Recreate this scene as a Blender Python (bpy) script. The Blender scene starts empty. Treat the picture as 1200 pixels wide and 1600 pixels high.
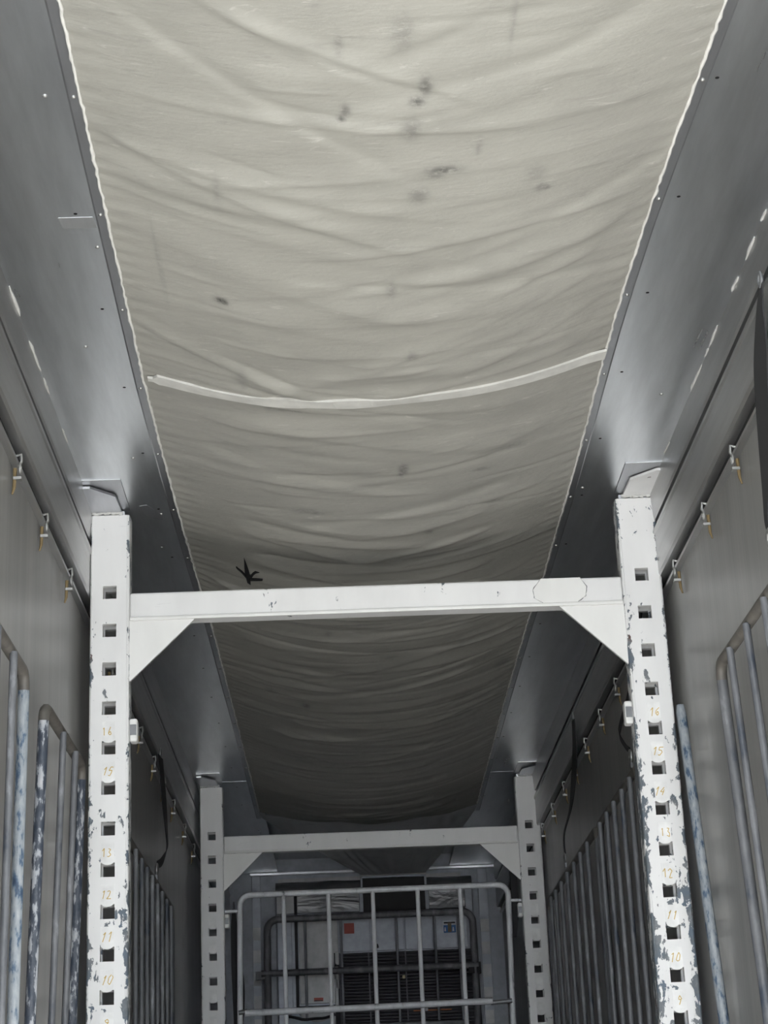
import bpy, math, random
import numpy as np
from mathutils import Matrix, Vector

random.seed(7)
rng = np.random.default_rng(11)
C = bpy.context.scene.collection
S = bpy.context.scene

# ------------------------------------------------------------------ camera
FLOOR = -0.35          # load floor (the camera is the origin)
CEIL = 2.90
Y_OPEN = 0.3           # rear door opening of the trailer
Y_BACK = 18.10
cam_d = bpy.data.cameras.new('camera')
cam = bpy.data.objects.new('camera', cam_d)
C.objects.link(cam)
yaw, pitch, roll, fpx = 0.0295, 0.3412, 0.0430, 3019.2
fw = Vector((math.sin(yaw) * math.cos(pitch), math.cos(yaw) * math.cos(pitch), math.sin(pitch)))
rt = Vector((math.cos(yaw), -math.sin(yaw), 0))
dn = fw.cross(rt)
r2 = rt * math.cos(roll) + dn * math.sin(roll)
d2 = dn * math.cos(roll) - rt * math.sin(roll)
cam.matrix_world = Matrix(((r2.x, -d2.x, -fw.x, 0), (r2.y, -d2.y, -fw.y, 0), (r2.z, -d2.z, -fw.z, 0), (0, 0, 0, 1)))
cam_d.sensor_fit = 'VERTICAL'
cam_d.sensor_height = 36
cam_d.lens = fpx / 1600 * 36
cam_d.clip_start = 0.05
cam_d.clip_end = 500
S.camera = cam

# ------------------------------------------------------------------ world, sun, exposure
w = bpy.data.worlds.new('sky')
S.world = w
w.use_nodes = True
bg = w.node_tree.nodes['Background']
bg.inputs[0].default_value = (0.84, 0.92, 1.0, 1)
bg.inputs[1].default_value = 1.0
sd = bpy.data.lights.new('sun', 'SUN')
sd.energy = 4.6
sd.angle = 0.02
sd.color = (1.0, 0.985, 0.965)
sun = bpy.data.objects.new('sun', sd)
C.objects.link(sun)
sun.rotation_euler = (math.radians(62.5), 0, math.radians(-4))   # from behind the camera, through the open doors
S.view_settings.view_transform = 'Standard'
S.view_settings.look = 'None'
S.view_settings.gamma = 1.0
S.view_settings.use_curve_mapping = False
S.view_settings.exposure = 3.42


# ------------------------------------------------------------------ materials
class NT:
    def __init__(self, name):
        self.m = bpy.data.materials.new(name)
        self.m.use_nodes = True
        self.t = self.m.node_tree
        self.b = self.t.nodes['Principled BSDF']

    def n(self, kind, **kw):
        x = self.t.nodes.new(kind)
        for k, v in kw.items():
            if k in x.inputs.keys() if isinstance(k, str) else False:
                x.inputs[k].default_value = v
            else:
                setattr(x, k, v)
        return x

    def l(self, a, b):
        self.t.links.new(a, b)

    def setp(self, **kw):
        for k, v in kw.items():
            self.b.inputs[k.replace('_', ' ')].default_value = v

    def coords(self, scale=(1, 1, 1)):
        tc = self.n('ShaderNodeTexCoord')
        mp = self.n('ShaderNodeMapping')
        mp.inputs['Scale'].default_value = scale
        self.l(tc.outputs['Object'], mp.inputs['Vector'])
        return mp.outputs[0]

    def noise(self, vec, scale, detail=4, rough=0.55, dist=0.0):
        x = self.n('ShaderNodeTexNoise')
        x.inputs['Scale'].default_value = scale
        x.inputs['Detail'].default_value = detail
        x.inputs['Roughness'].default_value = rough
        x.inputs['Distortion'].default_value = dist
        self.l(vec, x.inputs['Vector'])
        return x.outputs['Fac']

    def ramp(self, fac, stops):
        x = self.n('ShaderNodeValToRGB')
        e = x.color_ramp.elements
        e[0].position, e[0].color = stops[0][0], (*stops[0][1], 1)
        e[1].position, e[1].color = stops[-1][0], (*stops[-1][1], 1)
        for p, c in stops[1:-1]:
            k = e.new(p)
            k.color = (*c, 1)
        self.l(fac, x.inputs['Fac'])
        return x.outputs['Color']

    def math(self, op, a, b=None, clamp=False):
        x = self.n('ShaderNodeMath')
        x.operation = op
        x.use_clamp = clamp
        for i, v in enumerate((a, b)):
            if v is None:
                continue
            if isinstance(v, (int, float)):
                x.inputs[i].default_value = v
            else:
                self.l(v, x.inputs[i])
        return x.outputs[0]

    def mix(self, fac, a, b):
        x = self.n('ShaderNodeMix')
        x.data_type = 'RGBA'
        for i, v in ((0, fac), (6, a), (7, b)):
            if isinstance(v, tuple):
                x.inputs[i].default_value = (*v, 1)
            elif isinstance(v, (int, float)):
                x.inputs[i].default_value = v
            else:
                self.l(v, x.inputs[i])
        return x.outputs[2]

    def bump(self, h, strength=0.2, dist=0.01):
        x = self.n('ShaderNodeBump')
        x.inputs['Strength'].default_value = strength
        x.inputs['Distance'].default_value = dist
        self.l(h, x.inputs['Height'])
        self.l(x.outputs[0], self.b.inputs['Normal'])


def plain(name, col, rough=0.5, metal=0.0):
    t = NT(name)
    v = t.coords()
    f = t.noise(v, 14, 5)
    c = t.ramp(f, [(0.25, tuple(x * 0.82 for x in col)), (0.75, tuple(min(1, x * 1.12) for x in col))])
    t.l(c, t.b.inputs['Base Color'])
    t.setp(Roughness=rough, Metallic=metal)
    return t.m


def aluminium(name, col, rough, brushed=(3, 0.35, 3), scratch=True):
    t = NT(name)
    v = t.coords(brushed)
    a = t.noise(v, 6, 6, 0.6)
    v2 = t.coords((1.2, 5, 1))
    s = t.noise(v2, 9, 8, 0.75, 1.5)
    c = t.ramp(a, [(0.25, tuple(x * 0.86 for x in col)), (0.75, tuple(min(1, x * 1.08) for x in col))])
    if scratch:
        sm = t.ramp(s, [(0.74, (0, 0, 0)), (0.80, (0.18, 0.18, 0.18))])
        c = t.mix(sm, c, (0.72, 0.73, 0.74))
    t.l(c, t.b.inputs['Base Color'])
    r = t.math('ADD', t.math('MULTIPLY', a, 0.08), rough - 0.04)
    t.l(r, t.b.inputs['Roughness'])
    t.setp(Metallic=0.95)
    bn = t.noise(t.coords((1, 0.5, 1)), 2.2, 3)
    t.bump(bn, 0.012, 0.02)
    return t.m


def paint_material(name, foot=0.12, white=(0.82, 0.82, 0.815), under=(0.13, 0.15, 0.17), edge=0.085, amount=0.5, scale=30,
                   blue=False):
    """white paint chipped to grey primer and rust, worst along the edges and at the foot; 'wear' per object"""
    t = NT(name)
    tc = t.n('ShaderNodeTexCoord')
    sep = t.n('ShaderNodeSeparateXYZ')
    t.l(tc.outputs['Object'], sep.inputs[0])
    at = t.n('ShaderNodeAttribute')
    at.attribute_type = 'OBJECT'
    at.attribute_name = 'wear'
    ax = t.math('ABSOLUTE', sep.outputs['X'])
    e = t.math('MULTIPLY', t.math('SUBTRACT', ax, edge * 0.62), 1.0 / (edge * 0.38), clamp=True)
    low = t.math('SUBTRACT', 1.0, t.math('MULTIPLY', sep.outputs['Z'], 0.36), clamp=True)
    mp = t.coords((1.0, 1.0, 0.55))
    n1 = t.noise(mp, scale, 6, 0.62, 0.4)
    n2 = t.noise(mp, scale * 0.35, 3, 0.5, 0.2)
    v = t.math('ADD', t.math('MULTIPLY', n1, 0.62), t.math('MULTIPLY', n2, 0.38))
    lift = t.math('ADD', t.math('MULTIPLY', e, 0.095), t.math('MULTIPLY', low, foot))
    v = t.math('ADD', v, lift)
    v = t.math('ADD', v, t.math('MULTIPLY', at.outputs['Fac'], 0.10))
    mask = t.ramp(v, [(0.655 + (0.5 - amount) * 0.2, (0, 0, 0)), (0.668 + (0.5 - amount) * 0.2, (1, 1, 1))])
    rn = t.noise(t.coords(), 11, 4)
    ucol = t.ramp(rn, [(0.36, (0.11, 0.145, 0.19) if not blue else (0.10, 0.20, 0.33)), (0.50, under),
                       (0.62, (0.20, 0.215, 0.23)), (0.72, (0.10, 0.045, 0.03))])
    dn_ = t.noise(t.coords((1, 1, 0.3)), 5, 5)
    wcol = t.ramp(dn_, [(0.25, tuple(x * 0.90 for x in white)), (0.6, white)])
    # thin scratches
    sc = t.noise(t.coords((0.6, 1, 7)), 7, 7, 0.7, 1.0)
    sm = t.ramp(sc, [(0.675, (0, 0, 0)), (0.71, (0.6, 0.6, 0.6))])
    wcol = t.mix(sm, wcol, (0.46, 0.47, 0.48))
    c = t.mix(mask, wcol, ucol)
    t.l(c, t.b.inputs['Base Color'])
    t.setp(Roughness=0.48)
    inv = t.math('SUBTRACT', 1.0, mask)
    t.bump(inv, 0.5, 0.0015)
    return t.m


def tube_paint(name, cols, rough=0.5, scale=16):
    t = NT(name)
    v = t.coords((1, 1, 0.32))
    n = t.noise(v, scale, 5, 0.6)
    c = t.ramp(n, cols)
    t.l(c, t.b.inputs['Base Color'])
    t.setp(Roughness=rough)
    t.bump(n, 0.3, 0.003)
    return t.m


M = {}
M['frame_paint'] = paint_material('chipped_white_paint')
M['beam_paint'] = paint_material('white_beam_paint', foot=0.0, edge=3.0, amount=0.44, scale=16)
M['plate_paint'] = paint_material('white_plate_paint', foot=0.0, edge=3.0, amount=0.30, scale=22, white=(0.82, 0.82, 0.80))
M['bracket'] = aluminium('bracket_metal', (0.62, 0.63, 0.66), 0.42)
M['rusty_paint'] = paint_material('rust_edged_paint', foot=0.0, edge=3.0, amount=0.62, scale=24, under=(0.42, 0.24, 0.08))
M['alu'] = aluminium('ceiling_aluminium', (0.74, 0.76, 0.78), 0.29)
M['alu_trim'] = aluminium('trim_aluminium', (0.50, 0.51, 0.53), 0.38, scratch=False)
M['rail'] = aluminium('rail_aluminium', (0.56, 0.56, 0.56), 0.36, brushed=(4, 0.3, 4))
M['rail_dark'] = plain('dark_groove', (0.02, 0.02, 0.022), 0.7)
M['seal'] = plain('white_sealant', (0.62, 0.62, 0.60), 0.8)
M['zinc'] = plain('zinc_plated_steel', (0.42, 0.42, 0.41), 0.4, 0.8)
M['rust'] = plain('rusty_pin', (0.20, 0.145, 0.07), 0.8)
M['tape_clear'] = aluminium('dull_tape', (0.62, 0.63, 0.64), 0.5, scratch=False)
M['hole'] = plain('dark_hole', (0.008, 0.008, 0.01), 0.9)
M['strap'] = plain('black_webbing', (0.022, 0.022, 0.025), 0.75)
M['steel'] = plain('worn_steel', (0.22, 0.225, 0.235), 0.45, 0.4)
M['cage'] = tube_paint('cage_grey_paint', [(0.30, (0.03, 0.04, 0.06)), (0.42, (0.09, 0.095, 0.105)), (0.60, (0.14, 0.145, 0.155)),
                                          (0.70, (0.26, 0.27, 0.29))])
M['cage_rail'] = tube_paint('cage_rail_bronze', [(0.3, (0.075, 0.07, 0.065)), (0.7, (0.135, 0.125, 0.11))])
M['cage_blue'] = tube_paint('cage_blue_chipped', [(0.30, (0.03, 0.05, 0.09)), (0.40, (0.06, 0.10, 0.16)), (0.47, (0.22, 0.25, 0.28)),
                                                 (0.72, (0.36, 0.38, 0.40))], scale=50)
M['cage_dark'] = tube_paint('cage_dark_chipped', [(0.34, (0.02, 0.03, 0.05)), (0.52, (0.06, 0.07, 0.09)), (0.57, (0.30, 0.32, 0.35)),
                                                 (0.72, (0.4, 0.4, 0.42))], scale=55)
M['gate'] = tube_paint('gate_white_paint', [(0.26, (0.12, 0.13, 0.15)), (0.36, (0.60, 0.61, 0.63)), (0.7, (0.80, 0.81, 0.83))], 0.4)
M['guard'] = tube_paint('guard_grey_paint', [(0.3, (0.10, 0.10, 0.11)), (0.55, (0.17, 0.17, 0.18)), (0.72, (0.30, 0.30, 0.30))], 0.5)
M['guard_thin'] = tube_paint('guard_thin_paint', [(0.3, (0.16, 0.17, 0.18)), (0.7, (0.30, 0.31, 0.33))], 0.5)
M['tag'] = plain('white_tag', (0.84, 0.84, 0.83), 0.5)
M['ochre'] = plain('yellow_marker', (0.62, 0.44, 0.13), 0.7)
M['unit'] = plain('unit_grey_panel', (0.33, 0.35, 0.39), 0.42, 0.25)
M['unit_light'] = plain('unit_pale_panel', (0.46, 0.46, 0.46), 0.4, 0.1)
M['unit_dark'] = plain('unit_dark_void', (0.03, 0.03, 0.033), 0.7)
M['slat'] = plain('grille_slat', (0.10, 0.10, 0.115), 0.5, 0.3)
M['gasket'] = plain('black_gasket', (0.018, 0.018, 0.022), 0.7)
M['red'] = plain('red_sticker', (0.42, 0.07, 0.05), 0.5)
M['blue'] = plain('blue_print', (0.05, 0.16, 0.42), 0.5)
M['white_print'] = plain('pale_print', (0.55, 0.58, 0.62), 0.5)
M['tan'] = plain('tan_print', (0.20, 0.16, 0.10), 0.6)
M['orange'] = plain('orange_strip', (0.55, 0.18, 0.05), 0.5)
M['cream'] = plain('cream_plastic', (0.66, 0.60, 0.40), 0.5)
M['backwall'] = plain('back_wall_paint', (0.42, 0.45, 0.50), 0.4)
M['floor'] = plain('load_floor', (0.42, 0.415, 0.40), 0.55)
M['ground'] = plain('yard_concrete', (0.17, 0.17, 0.168), 0.85)
M['tape'] = plain('white_seam_tape', (0.66, 0.655, 0.62), 0.5)
M['sheet'] = plain('pale_plastic', (0.62, 0.70, 0.80), 0.4)


def crumpled():
    t = NT('crumpled_metal')
    v = t.coords((0.8, 1, 2.2))
    n = t.noise(v, 4, 3, 0.5, 0.6)
    t.setp(Roughness=0.42, Metallic=0.4)
    t.l(t.ramp(n, [(0.3, (0.17, 0.175, 0.19)), (0.7, (0.30, 0.30, 0.30))]), t.b.inputs['Base Color'])
    t.bump(n, 0.7, 0.06)
    return t.m


M['crumpled'] = crumpled()


def wall_material():
    t = NT('glossy_wall_panel')
    v = t.coords((1, 3.2, 0.05))
    a = t.noise(v, 2.4, 3, 0.5)
    b = t.noise(t.coords((1, 1, 1)), 3, 5)
    c = t.ramp(a, [(0.3, (0.21, 0.21, 0.205)), (0.7, (0.29, 0.29, 0.28))])
    c = t.mix(t.math('MULTIPLY', b, 0.35), c, (0.19, 0.185, 0.175))
    t.l(c, t.b.inputs['Base Color'])
    t.setp(Roughness=0.33)
    t.bump(a, 0.20, 0.02)
    return t.m


M['wall'] = wall_material()


def canvas_material(name, col):
    t = NT(name)
    at = t.n('ShaderNodeAttribute')
    at.attribute_name = 'stain'
    v = t.coords((1, 1, 1))
    n = t.noise(v, 3.0, 6, 0.6, 0.3)
    c = t.ramp(n, [(0.3, tuple(x * 0.90 for x in col)), (0.5, col), (0.72, tuple(min(1, x * 1.07) for x in col))])
    # long rub marks across the cloth
    s = t.noise(t.coords((1.4, 9, 1)), 3.2, 7, 0.72, 0.8)
    sm = t.ramp(s, [(0.57, (0, 0, 0)), (0.70, (0.34, 0.34, 0.34))])
    c = t.mix(sm, c, (0.20, 0.195, 0.18))
    s2 = t.noise(t.coords((2.0, 8, 1)), 4.1, 7, 0.7, 1.2)
    sm2 = t.ramp(s2, [(0.60, (0, 0, 0)), (0.68, (0.5, 0.5, 0.5))])
    c = t.mix(sm2, c, (0.56, 0.55, 0.51))
    f = t.noise(t.coords((14, 14, 14)), 3, 4, 0.7)
    k = t.math('MULTIPLY', at.outputs['Fac'], t.math('MULTIPLY', t.math('SUBTRACT', f, 0.30), 4.5, clamp=True), clamp=True)
    c = t.mix(k, c, (0.055, 0.055, 0.052))
    t.l(c, t.b.inputs['Base Color'])
    t.setp(Roughness=0.55)
    t.bump(t.noise(t.coords((3, 8, 3)), 6, 5, 0.65), 0.30, 0.008)
    return t.m


M['canvas'] = canvas_material('dirty_canvas', (0.368, 0.360, 0.326))
M['canvas_tail'] = canvas_material('funnel_canvas', (0.72, 0.72, 0.73))
M['hem'] = plain('white_hem_cord', (0.76, 0.755, 0.72), 0.6)


# ------------------------------------------------------------------ mesh builder
class MB:
    def __init__(self):
        self.v, self.f, self.s = [], [], []

    def add(self, vs, fs, smooth=False):
        b = len(self.v)
        self.v += [tuple(x) for x in vs]
        self.f += [tuple(i + b for i in f) for f in fs]
        self.s += [smooth] * len(fs)
        return self

    def box(self, x0, x1, y0, y1, z0, z1):
        vs = [(x, y, z) for x in (x0, x1) for y in (y0, y1) for z in (z0, z1)]
        return self.add(vs, [(0, 1, 3, 2), (4, 6, 7, 5), (0, 4, 5, 1), (2, 3, 7, 6), (0, 2, 6, 4), (1, 5, 7, 3)])

    def prism(self, poly, a0, a1, axis='y'):
        """poly in the two other axes (x,z for y; x,y for z; y,z for x)"""
        def P(p, a):
            return {'y': (p[0], a, p[1]), 'z': (p[0], p[1], a), 'x': (a, p[0], p[1])}[axis]
        n = len(poly)
        vs = [P(p, a0) for p in poly] + [P(p, a1) for p in poly]
        fs = [tuple(range(n)), tuple(range(2 * n - 1, n - 1, -1))]
        fs += [(i, i + n, (i + 1) % n + n, (i + 1) % n) for i in range(n)]
        return self.add(vs, fs)

    def tube(self, path, r, n=8, cap=True):
        path = [Vector(p) for p in path]
        rs = r if isinstance(r, (list, tuple)) else [r] * len(path)
        rings = []
        prev = None
        for i, p in enumerate(path):
            t = (path[min(i + 1, len(path) - 1)] - path[max(i - 1, 0)]).normalized()
            if prev is None:
                a = Vector((0, 0, 1)) if abs(t.z) < 0.9 else Vector((1, 0, 0))
                u = t.cross(a).normalized()
            else:
                u = (prev - t * prev.dot(t)).normalized()
            prev = u
            q = t.cross(u)
            rings.append([p + (u * math.cos(2 * math.pi * (k + .5) / n) + q * math.sin(2 * math.pi * (k + .5) / n)) * rs[i] for k in range(n)])
        vs = [x for rg in rings for x in rg]
        fs = [(i * n + k, i * n + (k + 1) % n, (i + 1) * n + (k + 1) % n, (i + 1) * n + k)
              for i in range(len(path) - 1) for k in range(n)]
        self.add(vs, fs, True)
        if cap:
            m = len(path) - 1
            self.add(rings[0], [tuple(range(n - 1, -1, -1))])
            self.add(rings[m], [tuple(range(n))])
        return self

    def build(self, name, mat, parent=None, origin=None):
        pw = WORLD.get(parent, Vector((0, 0, 0))) if parent else Vector((0, 0, 0))
        o3 = Vector(origin) if origin is not None else pw
        me = bpy.data.meshes.new(name)
        me.from_pydata([(x - o3.x, y - o3.y, z - o3.z) for x, y, z in self.v], [], self.f)
        me.polygons.foreach_set('use_smooth', self.s)
        me.materials.append(M[mat])
        fix_normals(me)
        o = bpy.data.objects.new(name, me)
        C.objects.link(o)
        o.location = o3 - pw
        WORLD[o] = o3
        if parent:
            o.parent = parent
        return o


WORLD = {}


def fix_normals(me):
    import bmesh
    b = bmesh.new()
    b.from_mesh(me)
    bmesh.ops.recalc_face_normals(b, faces=b.faces)
    b.to_mesh(me)
    b.free()


def bevel(o, wdt, seg=2):
    md = o.modifiers.new('bevel', 'BEVEL')
    md.width = wdt
    md.segments = seg
    md.limit_method = 'ANGLE'
    return o


def thing(name, label, cat, loc, group=None):
    o = bpy.data.objects.new(name, None)
    C.objects.link(o)
    o.location = loc
    o.empty_display_size = 0.1
    WORLD[o] = Vector(loc)
    return tag(o, label, cat, group)


def tag(o, label, cat, group=None):
    o['label'] = label
    o['category'] = cat
    if group:
        o['group'] = group
    return o


def struct(o):
    o['kind'] = 'structure'
    return o


def arc(c, r, a0, a1, n, f):
    return [f(c[0] + r * math.cos(a0 + (a1 - a0) * i / n), c[1] + r * math.sin(a0 + (a1 - a0) * i / n)) for i in range(n + 1)]


def copy_piece(src, parent, loc):
    o = src.copy()
    C.objects.link(o)
    o.parent = parent
    o.location = Vector(loc) - WORLD[parent]
    WORLD[o] = Vector(loc)
    return o


# ------------------------------------------------------------------ the shell of the trailer
XWL, XWR = -1.10, 1.47
struct(MB().box(-40, 40, -45, 40, -1.75, -1.45).build('ground', 'ground'))
struct(MB().box(XWL - .06, XWR + .06, Y_OPEN, Y_BACK + .1, FLOOR - .18, FLOOR).build('floor', 'floor'))
wl = struct(MB().box(XWL - .06, XWL, Y_OPEN, Y_BACK + .1, FLOOR, 3.06).build('wall_left', 'wall'))
wr = struct(MB().box(XWR, XWR + .06, Y_OPEN, Y_BACK + .1, FLOOR, 3.06).build('wall_right', 'wall'))
wb = struct(MB().box(XWL, XWR, Y_BACK, Y_BACK + .1, FLOOR, 3.06).build('wall_back', 'backwall'))
ceil = struct(MB().box(XWL, XWR, Y_OPEN, Y_BACK, 3.02, 3.06).build('ceiling', 'alu_trim'))

XL_T = [(2, -.648), (4.2, -.649), (5.0, -.660), (5.9, -.671), (6.6, -.680), (7.4, -.679), (8.2, -.674), (9.2, -.663), (10, -.650), (12, -.642), (15.4, -.637)]
XR_T = [(2, 1.080), (4.2, 1.077), (4.8, 1.055), (5.45, 1.036), (6.0, 1.031), (6.4, 1.031), (7.2, 1.043), (8.0, 1.052), (9.2, 1.056), (10, 1.047), (11.7, 1.052), (15.4, 1.085)]


def XL(y):
    return float(np.interp(y, [a for a, b in XL_T], [b for a, b in XL_T]))


def XR(y):
    return float(np.interp(y, [a for a, b in XR_T], [b for a, b in XR_T]))


# aluminium ceiling sheets either side of the canvas (each sheet a part), slightly overlapping at the frames
for side in (0, 1):
    for k, (y0, y1) in enumerate(((Y_OPEN, 7.99), (7.97, 13.93), (13.91, Y_BACK))):
        dz = 0.0015 * (k % 2)
        x0, x1 = (XWL, -0.60) if side == 0 else (1.00, XWR)
        bevel(MB().box(x0, x1, y0, y1, CEIL + dz, CEIL + 0.03 + dz).build('ceiling_panel', 'alu', ceil), .001, 1)
# flat trims along both canvas edges, with rivets
RIV_Y = [3.97 + .676 * k for k in range(17)]
rivet = None
for side in (0, 1):
    fx = XL if side == 0 else XR
    sg = -1 if side == 0 else 1
    m = MB()
    ys = list(np.arange(Y_OPEN, 15.35, .4)) + [15.35]
    vs, fs = [], []
    for y in ys:
        a = fx(y) + sg * -.004
        b = a + sg * .036
        vs += [(a, y, CEIL), (a, y, CEIL - .006), (b - sg * .006, y, CEIL - .006), (b, y, CEIL - .002), (b, y, CEIL)]
    for i in range(len(ys) - 1):
        for k in range(5):
            fs.append((i * 5 + k, i * 5 + (k + 1) % 5, (i + 1) * 5 + (k + 1) % 5, (i + 1) * 5 + k))
    m.add(vs, fs)
    tr = struct(m.build('trim_%d' % (side + 1), 'alu_trim'))
    for i, y in enumerate(RIV_Y):
        for (xx, z, odd) in ((fx(y) + sg * .014, CEIL - .006, False), (-.755 if side == 0 else 1.116, CEIL, True)):
            if rivet is None:
                mm = MB()
                for (r_, h_) in ((.0075, 0), (.0068, -.003), (.0040, -.005)):
                    mm.v += [(r_ * math.cos(t * math.pi / 5), r_ * math.sin(t * math.pi / 5), h_) for t in range(10)]
                mm.f += [(r * 10 + k, r * 10 + (k + 1) % 10, r * 10 + 10 + (k + 1) % 10, r * 10 + 10 + k) for r in range(2) for k in range(10)]
                mm.f.append(tuple(range(20, 30)))
                mm.s = [True] * len(mm.f)
                rivet = mm.build('rivet', 'zinc', tr)
                hm = MB().prism([(.006 * math.cos(t * math.pi / 5), .006 * math.sin(t * math.pi / 5)) for t in range(10)], -.0007, .0, 'z')
                hole0 = hm.build('drill_hole', 'hole', ceil)
                rivet.location = Vector((xx, y, z))
                WORLD[rivet] = Vector((xx, y, z))
                continue
            if odd:
                if i == 1 and side == 0:
                    copy_piece(rivet, ceil, (-.748, y, z))
                elif hole0 is not None and hole0.get('used') is None:
                    hole0['used'] = 1
                    hole0.location = (xx, y, z)
                else:
                    copy_piece(hole0, ceil, (xx, y, z))
            else:
                copy_piece(rivet, tr, (xx, y, z))
for (x, y) in ((-.715, 5.545), (-.80, 7.40), (-.749, 8.09), (1.108, 7.93), (1.07, 8.62), (-.79, 8.55), (-.85, 6.3), (1.3, 6.9)):
    copy_piece(rivet, ceil, (x, y, CEIL))

MB().prism([(-.812, 5.345), (-.705, 5.345), (-.700, 5.415), (-.806, 5.415)], CEIL - .0012, CEIL, 'z').build('tape_patch', 'tape_clear', ceil)
MB().prism([(-.835, 7.98), (-.80, 7.97), (-.745, 8.11), (-.75, 8.17), (-.785, 8.15), (-.83, 8.06)], CEIL - .0012, CEIL, 'z').build('tape_patch', 'bracket', ceil)

# cornice rails along the top of both walls
for side in (0, 1):
    sg = 1 if side == 0 else -1
    xw = XWL if side == 0 else XWR

    def prof(pts, name, mat, parent=None):
        return MB().prism([(xw + sg * d, z) for d, z in pts], Y_OPEN, Y_BACK - .001, 'y').build(name, mat, parent)
    rail = struct(prof([(0, 2.899), (.058, 2.899), (.056, 2.875), (.050, 2.775), (.046, 2.760), (0, 2.757)],
                       'trim_%d' % (side + 3), 'rail'))
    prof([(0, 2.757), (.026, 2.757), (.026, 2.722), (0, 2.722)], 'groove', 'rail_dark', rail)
    prof([(0, 2.722), (.048, 2.722), (.056, 2.716), (.056, 2.700), (.050, 2.692), (.050, 2.520), (.044, 2.504), (0, 2.504)], 'rail_face', 'rail', rail)
    prof([(0, 2.503), (.012, 2.503), (.012, 2.470), (0, 2.470)], 'shadow_gap', 'rail_dark', rail)  # solid near-black strip: the shade under the rail is put into its colour
    prof([(0, 2.470), (.022, 2.470), (.024, 2.464), (.024, 2.452), (0, 2.450)], 'lower_lip', 'rail', rail)
    # lip of sealant where the ceiling sheet meets the rail: broken white line
    sl = MB()
    y = 4.0
    rr = random.Random(3 + side)
    while y < 8.2:
        L = rr.uniform(.06, .34)
        pts = [(xw + sg * (.058 + rr.uniform(0, .004)), y + L * k / 5, CEIL - .002) for k in range(6)]
        sl.tube(pts, [.002] + [rr.uniform(.003, .006) for _ in range(4)] + [.002], 6)
        y += L + rr.uniform(.02, .35) * (1 if y < 6.6 else 3)
    sb = sl.build('sealant_bead', 'seal', rail)
    sb['kind'] = 'stuff'
    # rope hooks under the rail
    hy = [5.63, 6.265, 6.88, 7.55, 9.0, 9.68, 10.36, 11.10, 11.72, 12.4, 13.25, 14.05] if side == 0 else \
         [5.02, 5.65, 6.40, 7.00, 7.71, 9.02, 9.66, 10.33, 11.03, 11.66, 12.27, 13.0, 13.75]
    hook0 = pin0 = None
    for y in hy:
        xx = xw + sg * .024
        if hook0 is None:
            h = MB()
            h.tube([(xx - sg * .01, y, 2.475), (xx + sg * .012, y, 2.48), (xx + sg * .014, y, 2.455), (xx + sg * .004, y, 2.435)], .006, 6)
            ring = [(xx + sg * .010, y + .014 * math.cos(a * math.pi / 5), 2.428 + .018 * math.sin(a * math.pi / 5)) for a in range(11)]
            h.tube(ring, .004, 6, False)
            h.box(xx - sg * .012, xx + sg * .016, y - .013, y + .013, 2.386, 2.396)
            hook0 = h.build('hook', 'zinc', rail, (xx, y, 2.45))
            p = MB()
            p.tube([(xx - sg * .008, y, 2.43), (xx - sg * .010, y, 2.36), (xx - sg * .016, y, 2.335)], [.007, .006, .003], 6)
            pin0 = p.build('pin', 'rust', hook0)
        else:
            hk = copy_piece(hook0, rail, (xx, y, 2.45))
            pc = pin0.copy()
            C.objects.link(pc)
            pc.parent = hk

# slotted lashing tracks on the back wall
for (x0, x1) in ((-.845, -.765), (1.255, 1.345)):
    track = MB().box(x0, x1, Y_BACK - .012, Y_BACK, FLOOR, 2.88).build('lashing_track', 'unit', wb)
    bevel(track, .003, 1)
    sl = MB()
    z = 2.44
    k = 0
    while z > .6:
        sl.box(x0 + .006, x1 - .006, Y_BACK - .018, Y_BACK - .010, z - .155, z - .04)
        z -= .205
        k += 1
    sl.build('slot_plate', 'unit_light', wb)
bevel(MB().box(-.86, 1.44, Y_BACK - .035, Y_BACK, 2.872, 2.898).build('top_flashing', 'bracket', wb), .004, 2)
MB().box(-.60, 1.10, Y_BACK - .03, Y_BACK - .005, 2.80, 2.835).build('flashing_strip', 'unit_light', wb)

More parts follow.
